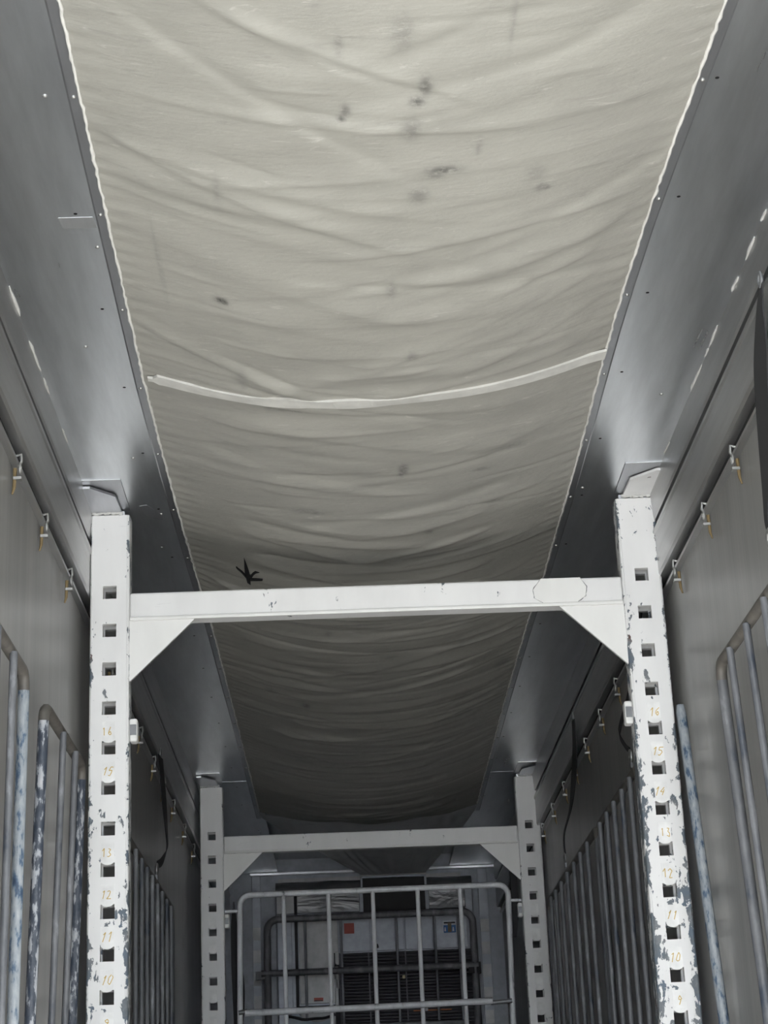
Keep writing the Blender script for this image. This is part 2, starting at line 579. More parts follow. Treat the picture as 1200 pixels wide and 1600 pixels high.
# ------------------------------------------------------------------ the sagging canvas duct under the ceiling
def make_canvas():
    nu, ny = 190, 1250
    Y0, Y1 = Y_OPEN + .05, 15.08
    U = np.linspace(-1, 1, nu)
    T = np.linspace(Y0, Y1, ny)
    u, y = np.meshgrid(U, T)
    xl = np.interp(T, [a for a, b in XL_T], [b for a, b in XL_T])[:, None]
    xr = np.interp(T, [a for a, b in XR_T], [b for a, b in XR_T])[:, None]
    x = xl + (xr - xl) * (u + 1) / 2
    sag = np.interp(y, [2, 4, 6.6, 9, 12, 14.2, 15.1], [.13, .14, .155, .165, .18, .17, .115])
    z = CEIL - .004 - sag * (1 - np.abs(u) ** 2.1)
    h = np.zeros_like(z)
    hw = .86
    r = random.Random(21)
    # long folds from the edges towards the middle, running deeper as they go
    for i in range(230):
        yc = r.uniform(Y0 - .5, Y1)
        side = r.choice((-1, 1))
        start = r.uniform(.55, 1.02)
        ln = r.uniform(.5, 1.7)
        near = yc < 6.2
        sl = abs(r.gauss(.50 if near else .22, .22))
        curve = r.uniform(.0, .25)
        d = (start - side * u)                      # distance from the starting edge, in half widths
        yy = yc + sl * hw * d - curve * d * d * .35
        wd = r.uniform(.025, .075) * (1.25 if near else 1.0)
        amp = r.uniform(.0025, .0095) * r.choice((1, 1, -1))
        win = np.clip(d / .12, 0, 1) * np.clip((ln - d) / (.5 * ln), 0, 1)
        q = (y - yy) / wd
        h += amp * win * np.exp(-np.clip(q, -9, 9) ** 2 * np.where(q > 0, 2.6, .7))
    # broad transverse swags hanging between the edges
    for i in range(120):
        yc = r.uniform(Y0, Y1)
        u0 = r.uniform(-.6, .6)
        lu = r.uniform(.35, .95)
        tilt = r.gauss(0, .10)
        yy = yc + tilt * (u - u0) - r.uniform(0, .10) * (u - u0) ** 2
        wd = r.uniform(.02, .09)
        amp = r.uniform(.002, .0072) * r.choice((1, 1, -1))
        win = np.exp(-((u - u0) / lu) ** 4)
        q = (y - yy) / wd
        h += amp * win * np.exp(-np.clip(q, -9, 9) ** 2 * np.where(q > 0, 3.0, .6))
    # sharp little creases
    for i in range(110):
        yc = r.uniform(Y0, Y1)
        u0 = r.uniform(-.75, .75)
        lu = r.uniform(.08, .35)
        tilt = r.gauss(-.12 * np.sign(u0), .22)
        yy = yc + tilt * (u - u0)
        wd = r.uniform(.010, .020)
        amp = r.uniform(.002, .0045) * r.choice((1, -1))
        h += amp * np.exp(-((u - u0) / lu) ** 4) * np.exp(-np.clip((y - yy) / wd, -9, 9) ** 2)
    # gathers along the lacing
    ph = np.cumsum(rng.uniform(.5, 1.5, ny))[:, None] * (2 * np.pi / 7.5)
    edge = np.exp(-(1 - np.abs(u)) * hw / .055)
    h += .0045 * np.sin(ph + np.sign(u) * 1.3 + (1 - np.abs(u)) * 6) * edge
    fade = np.clip((1 - np.abs(u)) / .03, 0, 1)
    h *= fade
    z = z - h
    # torn, uneven far end
    endw = .05 * np.sin(u * 9 + 1) * np.clip((y - 14.6) / .65, 0, 1)
    y2 = y + endw * (1 - u ** 2)
    st = np.zeros_like(z)
    for (sx, sy, rx, ry, a) in ((.222, 4.17, .030, .085, .32), (.287, 4.42, .018, .055, .65), (.268, 4.49, .020, .020, .8), (.255, 4.63, .028, .060, .45),
                                (.355, 4.86, .050, .022, .75), (.330, 4.89, .030, .018, .5), (.289, 5.0, .030, .045, .45), (.075, 4.53, .014, .030, .65),
                                (.065, 4.57, .010, .012, .9), (-.336, 5.743, .020, .020, 1.0), (-.325, 5.755, .012, .014, 1.0), (.655, 5.04, .020, .030, .45),
                                (.672, 5.05, .010, .012, .7), (.63, 4.95, .03, .05, .25), (.297, 7.22, .018, .050, .8), (.29, 7.27, .012, .03, .7),
                                (.73, 7.16, .070, .035, .40), (.62, 7.33, .04, .02, .45), (-.10, 7.70, .070, .035, .35), (-.06, 7.72, .03, .02, .45),
                                (-.214, 6.60, .022, .05, .5), (-.13, 6.63, .10, .018, .5), (-.30, 6.35, .02, .10, .25), (.45, 4.75, .008, .05, .35),
                                (.43, 8.00, .02, .03, .6), (.70, 7.75, .05, .02, .5), (-.17, 9.25, .10, .04, .35), (-.03, 9.55, .02, .05, .35),
                                (.15, 9.35, .25, .012, .4), (-.18, 11.1, .025, .05, .7), (-.38, 10.9, .03, .05, .4), (.95, 10.7, .05, .10, .35),
                                (.30, 10.0, .05, .03, .3), (.05, 8.65, .10, .02, .35), (.30, 6.1, .02, .03, .5), (.22, 5.60, .015, .05, .4),
                                (.06, 4.22, .012, .05, .35), (.50, 4.15, .008, .12, .3), (-.52, 5.55, .008, .28, .25), (-.30, 5.0, .012, .10, .22)):
        st = np.maximum(st, a * np.exp(-(((x - sx) / rx) ** 2 + ((y - sy) / ry) ** 2) ** 1.2))
    # grubby handling zones either side of the centre line
    verts = np.stack([x, y2, z], -1).reshape(-1, 3)
    idx = np.arange(nu * ny).reshape(ny, nu)
    q = np.stack([idx[:-1, :-1], idx[1:, :-1], idx[1:, 1:], idx[:-1, 1:]], -1).reshape(-1, 4)
    me = bpy.data.meshes.new('canvas_duct')
    me.vertices.add(len(verts))
    me.vertices.foreach_set('co', verts.astype(np.float32).ravel())
    me.loops.add(q.size)
    me.loops.foreach_set('vertex_index', q.astype(np.int32).ravel())
    me.polygons.add(len(q))
    me.polygons.foreach_set('loop_start', (np.arange(len(q)) * 4).astype(np.int32))
    me.polygons.foreach_set('use_smooth', np.ones(len(q), bool))
    me.update(calc_edges=True)
    a = me.attributes.new('stain', 'FLOAT', 'POINT')
    a.data.foreach_set('value', st.astype(np.float32).ravel())
    me.materials.append(M['canvas'])
    o = bpy.data.objects.new('canvas_duct', me)
    C.objects.link(o)
    WORLD[o] = Vector((0, 0, 0))
    tag(o, 'long beige canvas sheet sagging below the aluminium ceiling, wrinkled and stained', 'canvas')

    def surf(xq, yq):
        i = int(np.clip(np.searchsorted(T, yq), 1, ny - 1))
        uu = (xq - xl[i, 0]) / (xr[i, 0] - xl[i, 0]) * 2 - 1
        return float(np.interp(uu, U, z[i]))
    return o, surf


canvas, csurf = make_canvas()

# sewn white band across the cloth
vs, fs = [], []
N = 90
for i in range(N + 1):
    t = i / N
    yc = 6.545 - .085 * t + .012 * math.sin(t * 9) * t * (1 - t) * 3
    xa = XL(yc) + .025 + (XR(yc) - XL(yc) - .030) * t
    hw_ = .036 if t > .02 else .012
    for dy in (-hw_, hw_):
        zz = sum(csurf(min(max(xa + q * .03, XL(yc) + .01), XR(yc) - .01), yc + dy) for q in range(-3, 4)) / 7
        vs += [(xa, yc + dy, zz - .0085), (xa, yc + dy, zz + .002)]
for i in range(N):
    a, b = i * 4, i * 4 + 4
    fs += [(a, a + 2, b + 2, b), (a + 1, b + 1, b + 3, a + 3), (a, b, b + 1, a + 1), (a + 2, a + 3, b + 3, b + 2)]
tp = MB().add(vs, fs).build('seam_tape', 'tape', canvas)
tp['label'] = 'white seam tape across the canvas'
# corded hems, pulled into little scallops by the lacing
for side in (0, 1):
    fx = XL if side == 0 else XR
    sg = 1 if side == 0 else -1
    rr = random.Random(5 + side)
    path, rad = [], []
    y = Y_OPEN + .06
    while y < 15.06:
        path.append((fx(y) + sg * (.004 + rr.uniform(-.0012, .0035)), y, CEIL - .009 + rr.uniform(-.001, .001)))
        rad.append(.0048 + rr.uniform(-.0012, .0018))
        y += .028
    hm = MB().tube(path, rad, 6).build('hem_cord', 'hem', canvas)
# torn hole above the near beam: black sheets and flaps paint in the dark behind
tz = csurf(-.40, 8.66) - .003
tear = MB()
blades = [[(-.404, 8.46), (-.397, 8.56), (-.391, 8.66), (-.388, 8.74), (-.393, 8.86), (-.408, 8.84), (-.412, 8.72), (-.410, 8.60)],
          [(-.408, 8.71), (-.424, 8.67), (-.450, 8.63), (-.446, 8.645), (-.426, 8.685), (-.410, 8.735)],
          [(-.390, 8.72), (-.374, 8.67), (-.362, 8.645), (-.342, 8.652), (-.358, 8.665), (-.370, 8.69), (-.386, 8.75)],
          [(-.390, 8.745), (-.366, 8.735), (-.330, 8.722), (-.332, 8.730), (-.366, 8.750), (-.388, 8.765)]]
for k, b in enumerate(blades):
    n = len(b)
    top = [(px, py, csurf(px, py) - .002) for px, py in b]
    bot = [(px, py, csurf(px, py) - .005 - .006 * (k % 2)) for px, py in b]
    tear.add(top + bot, [tuple(range(n)), tuple(range(2 * n - 1, n - 1, -1))] + [(i, (i + 1) % n, (i + 1) % n + n, i + n) for i in range(n)])
te = tear.build('tear', 'hole', canvas)
te['label'] = 'ragged black tear in the canvas'

# funnel of cloth from the end of the duct down to the outlet of the cooling unit
nu, ny = 70, 90
vs, fs, = [], []
r = random.Random(4)
fold = [(r.uniform(-.9, .9), r.uniform(.03, .09), r.uniform(.010, .030) * r.choice((1, -1)), r.uniform(-.35, .35)) for _ in range(22)]
for j in range(ny + 1):
    t = j / ny
    yy = 15.16 + (17.832 - 15.16) * t
    xa = -.66 + (.180 + .66) * t ** 1.1
    xb = 1.09 + (.762 - 1.09) * t ** 1.1
    for i in range(nu + 1):
        u = -1 + 2 * i / nu
        zz = (CEIL - .002) + (2.806 - CEIL) * t - (.115 * (1 - t) ** .7 + .02 * (1 - t)) * (1 - abs(u) ** 2.2) * (.55 + .45 * min(1, t * 6))
        hh = 0
        for (c, wd, am, sl) in fold:
            hh += am * math.exp(-((u - c - sl * (t - .5)) / wd) ** 2)
        zz -= hh * math.sin(math.pi * min(1, t * 1.02)) * (1 - abs(u) ** 6)
        vs.append((xa + (xb - xa) * (u + 1) / 2, yy, zz))
for j in range(ny):
    for i in range(nu):
        a = j * (nu + 1) + i
        fs.append((a, a + nu + 1, a + nu + 2, a + 1))
fun = MB().add(vs, fs, True).build('canvas_funnel', 'canvas_tail')
tag(fun, 'grey canvas funnel behind the far frame, narrowing to the cooling unit outlet', 'canvas')
MB().tube([(.175, 17.828, 2.803), (.47, 17.828, 2.803), (.767, 17.828, 2.803)], .009, 6).build('hem_bar', 'hem', fun)


# ------------------------------------------------------------------ white slotted portal frames
def post_mesh(xc, y0, w_, d_, ztop, hole_z, hs=.029, th=.026):
    """square tube with rounded corners and a ladder of square through holes"""
    m = MB()
    rc = .012
    zs = [FLOOR]
    for hz in sorted(hole_z):
        zs += [hz - hs, hz + hs]
    zs.append(ztop)
    xs = [-w_ / 2 + rc, -hs, hs, w_ / 2 - rc]
    for (ya, yb) in ((y0, y0 + th), (y0 + d_ - th, y0 + d_)):
        for j in range(len(zs) - 1):
            is_hole_row = j % 2 == 1
            for i in range(3):
                if is_hole_row and i == 1:
                    continue
                a, b, c, d = xs[i] + xc, xs[i + 1] + xc, zs[j], zs[j + 1]
                m.add([(a, ya, c), (b, ya, c), (b, ya, d), (a, ya, d), (a, yb, c), (b, yb, c), (b, yb, d), (a, yb, d)],
                      [(0, 1, 2, 3), (7, 6, 5, 4)])
                if is_hole_row:
                    xx = b if i == 0 else a
                    m.add([(xx, ya, c), (xx, yb, c), (xx, yb, d), (xx, ya, d)], [(0, 1, 2, 3) if i == 0 else (3, 2, 1, 0)])
                if i == 1:
                    if j > 0:
                        m.add([(a, ya, c), (b, ya, c), (b, yb, c), (a, yb, c)], [(3, 2, 1, 0)])
                    if j < len(zs) - 2:
                        m.add([(a, ya, d), (b, ya, d), (b, yb, d), (a, yb, d)], [(0, 1, 2, 3)])
    for sg in (-1, 1):
        ex = xc + sg * w_ / 2
        pr = []
        for k in range(5):
            a = math.pi / 2 * k / 4
            pr.append((ex - sg * rc + sg * rc * math.sin(a), y0 + rc - rc * math.cos(a)))
        pr += [(ex - sg * rc + sg * rc * math.cos(math.pi / 2 * k / 4), y0 + d_ - rc + rc * math.sin(math.pi / 2 * k / 4)) for k in range(5)]
        pr += [(ex - sg * rc, y0 + d_ - rc * .9), (ex - sg * (rc * .5), y0 + d_ - rc), (ex - sg * rc * .5, y0 + rc), (ex - sg * rc, y0 + rc * .9)]
        n = len(pr)
        vs = [(px, py, FLOOR) for px, py in pr] + [(px, py, ztop) for px, py in pr]
        b0 = len(m.v)
        m.add(vs, [(i, (i + 1) % n, (i + 1) % n + n, i + n) for i in range(n)], True)
    m.box(xc - w_ / 2 + rc, xc + w_ / 2 - rc, y0 + .001, y0 + d_ - .001, ztop - .008, ztop - .0005)
    return m


DIG = {
    '0': [[(.5, 1), (.15, .75), (.15, .25), (.5, 0), (.85, .25), (.85, .75), (.5, 1)]],
    '1': [[(.25, .75), (.55, 1), (.5, 0)]],
    '2': [[(.1, .8), (.45, 1), (.85, .75), (.6, .4), (.1, 0), (.9, .05)]],
    '3': [[(.15, .95), (.8, .95), (.4, .58), (.85, .35), (.55, 0), (.1, .1)]],
    '4': [[(.55, 1), (.1, .4), (.9, .4)], [(.65, .7), (.6, 0)]],
    '5': [[(.85, 1), (.25, .95), (.2, .55), (.65, .6), (.85, .3), (.5, 0), (.1, .1)]],
    '6': [[(.75, 1), (.25, .6), (.15, .25), (.5, 0), (.85, .25), (.5, .5), (.2, .3)]],
    '9': [[(.85, .7), (.5, 1), (.15, .75), (.4, .5), (.82, .65), (.75, .3), (.55, 0)]],
}


def number_mesh(txt, xc, yf, zc, hgt, rr):
    m = MB()
    wd = hgt * .52
    n = len(txt)
    slant = rr.uniform(-.002, .012)
    for i, ch in enumerate(txt):
        ox = xc + (i - (n - 1) / 2) * wd * 1.25 - wd / 2
        for st in DIG[ch]:
            pts = [(ox + a * wd + rr.uniform(-.0024, .0024) + (b - .5) * slant, yf, zc - hgt / 2 + b * hgt + rr.uniform(-.0026, .0026)) for a, b in st]
            for a, b in zip(pts[:-1], pts[1:]):
                dx, dz = b[0] - a[0], b[2] - a[2]
                L = math.hypot(dx, dz) or 1
                nx, nz = -dz / L * .0016, dx / L * .0016
                poly = [(a[0] + nx, a[2] + nz), (b[0] + nx, b[2] + nz), (b[0] - nx, b[2] - nz), (a[0] - nx, a[2] - nz)]
                m.prism(poly, yf - .0006, yf + .0004, 'y')
    return m


HZ = [2.515 - .1707 * k for k in range(17)]
HZ = [z for z in HZ if z > FLOOR + .08]
NUM_L = {4: '16', 5: '15', 7: '13', 8: '12', 9: '11', 10: '10', 11: '9'}
NUM_R = {4: '16', 5: '15', 6: '14', 7: '13', 8: '12', 9: '11', 10: '10', 11: '9'}


def portal(Y, Lo, Li, Ri, Ro, label, near):
    D = .11
    fr = thing('portal_frame', label, 'frame', ((Lo + Ro) / 2, Y + D / 2, FLOOR), 'white portal frames across the trailer')
    rr = random.Random(31 if near else 77)
    for side, (a, b) in enumerate(((Lo, Li), (Ri, Ro))):
        xc = (a + b) / 2
        w_ = b - a
        ztop = 2.868
        po = post_mesh(xc, Y, w_, D, ztop, HZ).build('post', 'frame_paint', fr, (xc, Y, FLOOR))
        po['wear'] = (0.22 if side == 0 else 0.44) if near else -0.2
        nums = NUM_L if side == 0 else NUM_R
        for k, txt in nums.items():
            if k >= len(HZ):
                continue
            ht = HZ[k] + .029
            tw = .027
            poly = [(xc - tw, ht + .082), (xc - tw, ht + .008)] + \
                   [(xc + tw * math.cos(t), ht + .008 + .018 * math.sin(t)) for t in [math.pi * (1 + q / 6) for q in range(1, 6)]] + \
                   [(xc + tw, ht + .008), (xc + tw, ht + .082)]
            tg = MB().prism(poly, Y - .0025, Y + .0005, 'y').build('number_tag', 'tag', fr)
            if near:
                number_mesh(txt, xc + rr.uniform(-.006, .006), Y - .0028, ht + .040, .036, rr).build('number', 'ochre', tg)
        # bracket folded out of the post head onto the ceiling
        so = -1 if side == 0 else 1          # towards the wall
        xo, xi = (a, b) if side == 0 else (b, a)
        inner = xi + so * .035
        pts = [(xo - so * .0, Y - .31), (xo - so * .035, Y - .31), (inner + so * .005, Y - .20), (inner, Y - .035), (inner, Y + D - .01), (xo, Y + D - .01)]
        pl = MB().prism(pts, CEIL - .020, CEIL - .009, 'z').build('head_bracket', 'bracket' if side == 0 or not near else 'rusty_paint', fr)
        pad = [(xo, Y - .365), (xi, Y - .365), (xi, Y + .02), (xo, Y + .02)]
        MB().prism(pad, CEIL - .0045, CEIL - .0005, 'z').build('backing_plate', 'alu_trim', fr)
        MB().box(xc - w_ * .40, xc + w_ * .36, Y + .012, Y + D - .012, ztop - .01, CEIL - .010).build('post_cap', 'bracket', fr)
        path, rad = [], []
        for k in range(26):
            path.append((xo + (inner - xo) * k / 25 - so * .004, Y + rr.uniform(-.004, .004), ztop + .010 + rr.uniform(-.004, .004)))
            rad.append(rr.uniform(.006, .0105))
        MB().tube(path, rad, 6).build('weld_bead', 'seal', fr)
        # keeper block on the inner face of the post
        bx0, bx1 = (xi, xi + .034) if side == 0 else (xi - .034, xi)
        o = MB().box(bx0, bx1, Y + .012, Y + .075, 1.858, 1.958).build('keeper_block', 'plate_paint', fr)
        bevel(o, .010, 3)
        MB().box(bx0 + .004, bx1 - .004, Y + .008, Y + .013, 1.885, 1.93).build('keeper_slot', 'steel', fr)
        # gusset plate
        gx = xi - so * .28
        o = MB().prism([(xi, 2.392), (gx, 2.392), (gx + so * .004, 2.384), (xi - so * .002, 2.120), (xi, 2.122)], Y + .014, Y + .030, 'y').build(
            'gusset', 'plate_paint', fr)
        path = [(xi - so * (.004 + .27 * k / 22), Y + .012 + rr.uniform(-.002, .002), 2.392 + rr.uniform(-.003, .003)) for k in range(23)]
        MB().tube(path, [rr.uniform(.004, .007) for _ in path], 6).build('weld_bead', 'plate_paint', fr)
    bm = MB().box(Li + .001, Ri - .001, Y + .008, Y + .100, 2.390, 2.512).build('beam', 'beam_paint', fr, ((Li + Ri) / 2, Y, 2.39))
    bm['wear'] = .45
    bevel(bm, .010, 3)
    lip = MB().box(Li + .001, Ri - .001, Y + .001, Y + .016, 2.386, 2.403).build('beam_lip', 'plate_paint', fr, ((Li + Ri) / 2, Y, 2.39))
    bevel(lip, .005, 2)
    if near:
        oc = [(.868, 2.463), (.905, 2.5125), (1.075, 2.5125), (1.102, 2.470), (1.096, 2.428), (1.055, 2.400), (.912, 2.400), (.872, 2.425)]
        pp = MB().prism(oc, Y + .0035, Y + .0095, 'y').build('patch_plate', 'plate_paint', fr)
        pp['label'] = 'octagonal white patch plate on the beam'
        bevel(pp, .002, 2)
        # crack sealant line around the plate, broken
        for k in range(8):
            if k in (1,):
                continue
            p0, p1 = oc[k], oc[(k + 1) % 8]
            pts = [(p0[0] + (p1[0] - p0[0]) * s / 5 + rr.uniform(-.002, .002), Y + .0068, p0[1] + (p1[1] - p0[1]) * s / 5 + rr.uniform(-.002, .002)) for s in range(6)]
            MB().tube(pts, [rr.uniform(.0012, .0032) for _ in pts], 5).build('weld_bead', 'steel', fr)
    return fr


portal(8.0, -1.0486, -.8787, 1.2583, 1.4333, 'tall chipped white portal frame nearest the doors, beam with octagonal patch', True)
portal(13.946, -1.0176, -.8491, 1.2807, 1.4493, 'smaller-looking white portal frame further back, in front of the tubular gate', False)


# ------------------------------------------------------------------ tubular gate hung between the far posts
GY = 14.03
gate = thing('gate', 'white tubular steel gate with five uprights between the far frame posts', 'gate', (.22, GY, FLOOR))
xl_, xr_, zt = -.742, 1.190, 2.095
rc = .075
path = [(xl_ - .03, GY, FLOOR + .05), (xl_, GY, zt - rc)]
path += arc((xl_ + rc, zt - rc), rc, math.pi, math.pi / 2, 5, lambda a, b: (a, GY, b))[1:]
path += [(.2, GY, zt + .003)] + arc((xr_ - rc, zt - rc + .006), rc, math.pi / 2, 0, 5, lambda a, b: (a, GY, b)) + [(xr_ - .05, GY, FLOOR + .05)]
MB().tube(path, .021, 10).build('frame_tube', 'gate', gate)
for (xa, xb) in ((-.427, -.425), (-.105, -.105), (.214, .214), (.538, .536), (.844, .842)):
    MB().tube([(xa, GY, zt - .010), (xb, GY, FLOOR + .07)], .0165, 8).build('bar', 'gate', gate)
MB().tube([(-.715, GY - .03, 1.268), (.15, GY - .032, 1.274), (1.03, GY - .03, 1.285)], .023, 10).build('cross_bar', 'gate', gate)
for (xa, xb) in ((-.76, -.70), (1.02, 1.17)):
    MB().tube([(xa, GY - .022, 1.272), (xb, GY - .022, 1.282)], .017, 8).build('cross_bar_end', 'steel', gate)
MB().tube([(-.76, GY, .35), (1.16, GY, .35)], .020, 10).build('cross_bar', 'gate', gate)
for sx, (xa, xb) in (('l', (-.855, -.745)), ('r', (1.195, 1.285))):
    MB().tube([(xa, GY, 1.985), (xb, GY, 1.985)], .013, 8).build('hinge_pin', 'gate', gate)

# ------------------------------------------------------------------ cooling unit on the bulkhead
UY = 17.90
unit = thing('cooling_unit', 'grey cooling unit with louvred grille and stickers on the bulkhead behind the gates', 'cooling unit', (.28, UY + .1, FLOOR))
bevel(MB().box(-.62, 1.19, UY + .01, Y_BACK - .001, FLOOR, 2.690).build('housing', 'unit', unit), .008, 2)
# curved, dented metal cowl above
vs, fs = [], []
for j in range(7):
    a = j / 6 * math.pi / 2
    for i in range(25):
        x = -.62 + 1.81 * i / 24
        vs.append((x, UY + .012 + .15 * (1 - math.cos(a)) + .008 * math.sin(i * 1.9 + j), 2.688 + .105 * math.sin(a) + .006 * math.sin(i * 1.1)))
for j in range(6):
    for i in range(24):
        a = j * 25 + i
        fs.append((a, a + 1, a + 26, a + 25))
MB().add(vs, fs, True).build('top_cowl', 'crumpled', unit)
# outlet mouth
mo = MB()
mo.box(.165, .182, UY - .06, UY + .012, 2.45, 2.795)
mo.box(.752, .769, UY - .06, UY + .012, 2.45, 2.795)
mo.box(.165, .769, UY - .06, UY + .012, 2.779, 2.795)
mo.box(.165, .769, UY - .06, UY + .012, 2.445, 2.460)
mo.build('outlet_duct', 'unit', unit)
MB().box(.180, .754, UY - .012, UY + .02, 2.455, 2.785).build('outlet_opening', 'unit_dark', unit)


def panel(x0, x1, z0, z1, mat, name='panel', y=UY, th=.014, bw=.005):
    return bevel(MB().box(x0, x1, y - th, y + .012, z0, z1).build(name, mat, unit), bw, 2)


panel(-.425, .150, 2.485, 2.682, 'crumpled')
panel(.785, 1.120, 2.485, 2.678, 'crumpled')
panel(-.610, -.450, 2.485, 2.682, 'unit_light')
panel(-.415, -.060, 1.680, 2.440, 'unit_light', 'door_panel')
panel(-.610, -.478, 1.10, 2.440, 'unit')
panel(-.415, -.10, 1.10, 1.630, 'unit_light', 'lower_panel')
panel(-.035, .235, 2.125, 2.435, 'unit')
panel(.245, .545, 2.125, 2.440, 'unit')
panel(.555, .815, 2.125, 2.442, 'unit')
panel(.825, 1.125, 2.125, 2.445, 'unit')
MB().box(-.452, -.424, UY - .008, UY + .012, 1.640, 2.68).build('gasket', 'gasket', unit)
MB().box(-.452, -.060, UY - .008, UY + .012, 1.632, 1.662).build('gasket', 'gasket', unit)
MB().box(-.10, -.052, UY - .018, UY + .012, 1.10, 2.12).build('cable_duct', 'gasket', unit)
for zc, hh, xx in ((2.07, .06, -.09), (1.90, .10, -.095), (1.76, .13, -.10)):
    bevel(MB().box(xx, xx + .035, UY - .03, UY - .015, zc - hh, zc + hh).build('cable_bracket', 'unit_light', unit), .006, 2)
# louvres
MB().box(-.045, 1.150, UY + .001, UY + .011, 1.02, 2.115).build('grille_back', 'unit_dark', unit)
g = MB()
z = 2.10
while z > 1.04:
    g.prism([(UY + .004, z), (UY - .020, z - .020), (UY - .020, z - .023), (UY + .004, z - .004)], -.045, 1.150, 'x')
    z -= .0285
gs = g.build('grille_slats', 'slat', unit)
gs['kind'] = 'stuff'
for xx in (-.05, .215, .55, 1.15):
    MB().box(xx - .006, xx + .006, UY - .024, UY + .01, 1.02, 2.115).build('grille_rib', 'slat', unit)
# stickers
o = MB().box(.000, .092, UY - .0165, UY - .0135, 2.288, 2.382).build('sticker', 'red', unit)
o['label'] = 'square dark red sticker'
o = MB().box(.902, 1.026, UY - .0165, UY - .0135, 2.256, 2.372).build('sticker', 'white_print', unit)
o['label'] = 'blue and pale warning sticker'
MB().box(.908, 1.020, UY - .018, UY - .016, 2.262, 2.330).build('print', 'blue', o)
MB().box(.912, 1.016, UY - .018, UY - .016, 2.345, 2.358).build('print', 'gasket', o)
MB().box(.947, .980, UY - .0195, UY - .0165, 2.268, 2.350).build('print', 'tan', o)
for q in (.922, .996):
    MB().prism([(q - .008, 2.275), (q + .008, 2.275), (q + .004, 2.312), (q - .004, 2.312)], UY - .0195, UY - .0165, 'y').build('print', 'white_print', o)
o = MB().box(-.292, -.208, UY - .0165, UY - .0135, 1.668 + .03, 1.700 + .03).build('sticker', 'red', unit)
o['label'] = 'small red strip label'
MB().box(-.288, -.212, UY - .018, UY - .016, 1.699, 1.708).build('print', 'gasket', o)
o = bevel(MB().box(.512, .542, UY - .03, UY - .015, 1.868, 1.900).build('clip', 'cream', unit), .008, 2)
MB().box(.60, .945, UY - .024, UY - .019, 1.577, 1.587).build('thin_strip', 'orange', unit)  # thin orange strip across the slats
bevel(MB().box(.702, .732, UY - .032, UY - .018, 1.576, 1.604).build('white_dot', 'tag', unit), .008, 2)  # small white block on the orange strip
for (xx, zz) in ((.30, 2.165), (1.08, 2.155)):
    MB().prism([(xx - .014, zz - .02), (xx + .012, zz - .012), (xx + .006, zz + .016), (xx - .006, zz + .024)], UY - .02, UY - .013, 'y').build('latch', 'gasket', unit)

# ------------------------------------------------------------------ dark guard frame in front of the unit
FY = 17.62
gd = thing('guard_frame', 'dark grey tubular guard frame standing in front of the cooling unit', 'guard frame', (.22, FY, FLOOR))
xa, xb, zt = -.690, 1.160, 2.405
rc = .10
path = [(xa - .02, FY, FLOOR)] + arc((xa + rc, zt - rc), rc, math.pi, math.pi / 2, 6, lambda a, b: (a, FY, b)) + \
    arc((xb - rc, zt - rc + .010), rc, math.pi / 2, 0, 6, lambda a, b: (a, FY, b)) + [(xb + .01, FY, FLOOR)]
MB().tube(path, .032, 10).build('frame_tube', 'guard', gd)
MB().tube([(xa - .06, FY - .01, 1.930), (.2, FY - .01, 1.932), (xb + .03, FY - .01, 1.935)], .030, 8).build('cross_bar', 'guard', gd)
MB().tube([(-.12, FY - .01, 1.448), (1.06, FY - .01, 1.446)], .022, 8).build('cross_bar', 'guard_thin', gd)
MB().tube([(xa - .02, FY, .9), (xb, FY, .9)], .028, 8).build('cross_bar', 'guard', gd)
for (x0, x1) in ((-.350, -.358), (-.030, -.020), (.470, .475), (.815, .822), (1.03, 1.04)):
    MB().tube([(x0, FY, zt - .02), (x1, FY, FLOOR)], .0125, 8).build('bar', 'guard_thin', gd)
MB().box(1.10, 1.21, FY - .03, FY + .03, 1.86, 1.96).build('corner_block', 'gasket', gd)
MB().box(-.80, -.70, FY - .02, FY + .03, 1.88, 1.95).build('corner_block', 'guard', gd)
MB().box(-.78, 1.22, FY - .04, FY + .04, FLOOR, FLOOR + .03).build('foot_rail', 'guard', gd)

# crumpled pale plastic sheet draped over a cross bar of its own: peeks over the bottom edge of the picture
vs, fs = [], []
rr = random.Random(8)
NX, NZ = 26, 12
for j in range(NZ):
    for i in range(NX):
        t = i / (NX - 1)
        x = -.52 + .40 * t
        top = 1.500 + .050 * math.exp(-((t - .16) / .13) ** 2) + .02 * math.sin(t * 7)
        s = j / (NZ - 1)
        vs.append((x, FY - .17 - .03 * math.sin(i * .9) * s - .05 * s, top - 1.80 * s))
base = len(vs)
for j in range(NZ):
    for i in range(NX):
        q = vs[j * NX + i]
        vs.append((q[0], q[1] + .12 + .03 * math.sin(i * .7), q[2] - .01))
for j in range(NZ - 1):
    for i in range(NX - 1):
        a = j * NX + i
        fs += [(a, a + 1, a + NX + 1, a + NX), (base + a, base + a + NX, base + a + NX + 1, base + a + 1)]
for i in range(NX - 1):
    fs += [(i, base + i, base + i + 1, i + 1)]
    e = (NZ - 1) * NX + i
    fs += [(e, e + 1, base + e + 1, base + e)]
for j in range(NZ - 1):
    a, b = j * NX, j * NX + NX - 1
    fs += [(a, a + NX, base + a + NX, base + a), (b, base + b, base + b + NX, b + NX)]
sk = MB().add(vs, fs, True).build('plastic_bundle', 'sheet')
tag(sk, 'pale bluish plastic bundle, only its crumpled top showing low behind the gate', 'bundle')
pth = [(-.52 + .42 * k / 14, FY - .19, 1.535 - .03 * math.sin(k / 14 * math.pi) + .004 * math.sin(k)) for k in range(15)]
MB().tube(pth, .012, 6).build('fold_band', 'gasket', sk)


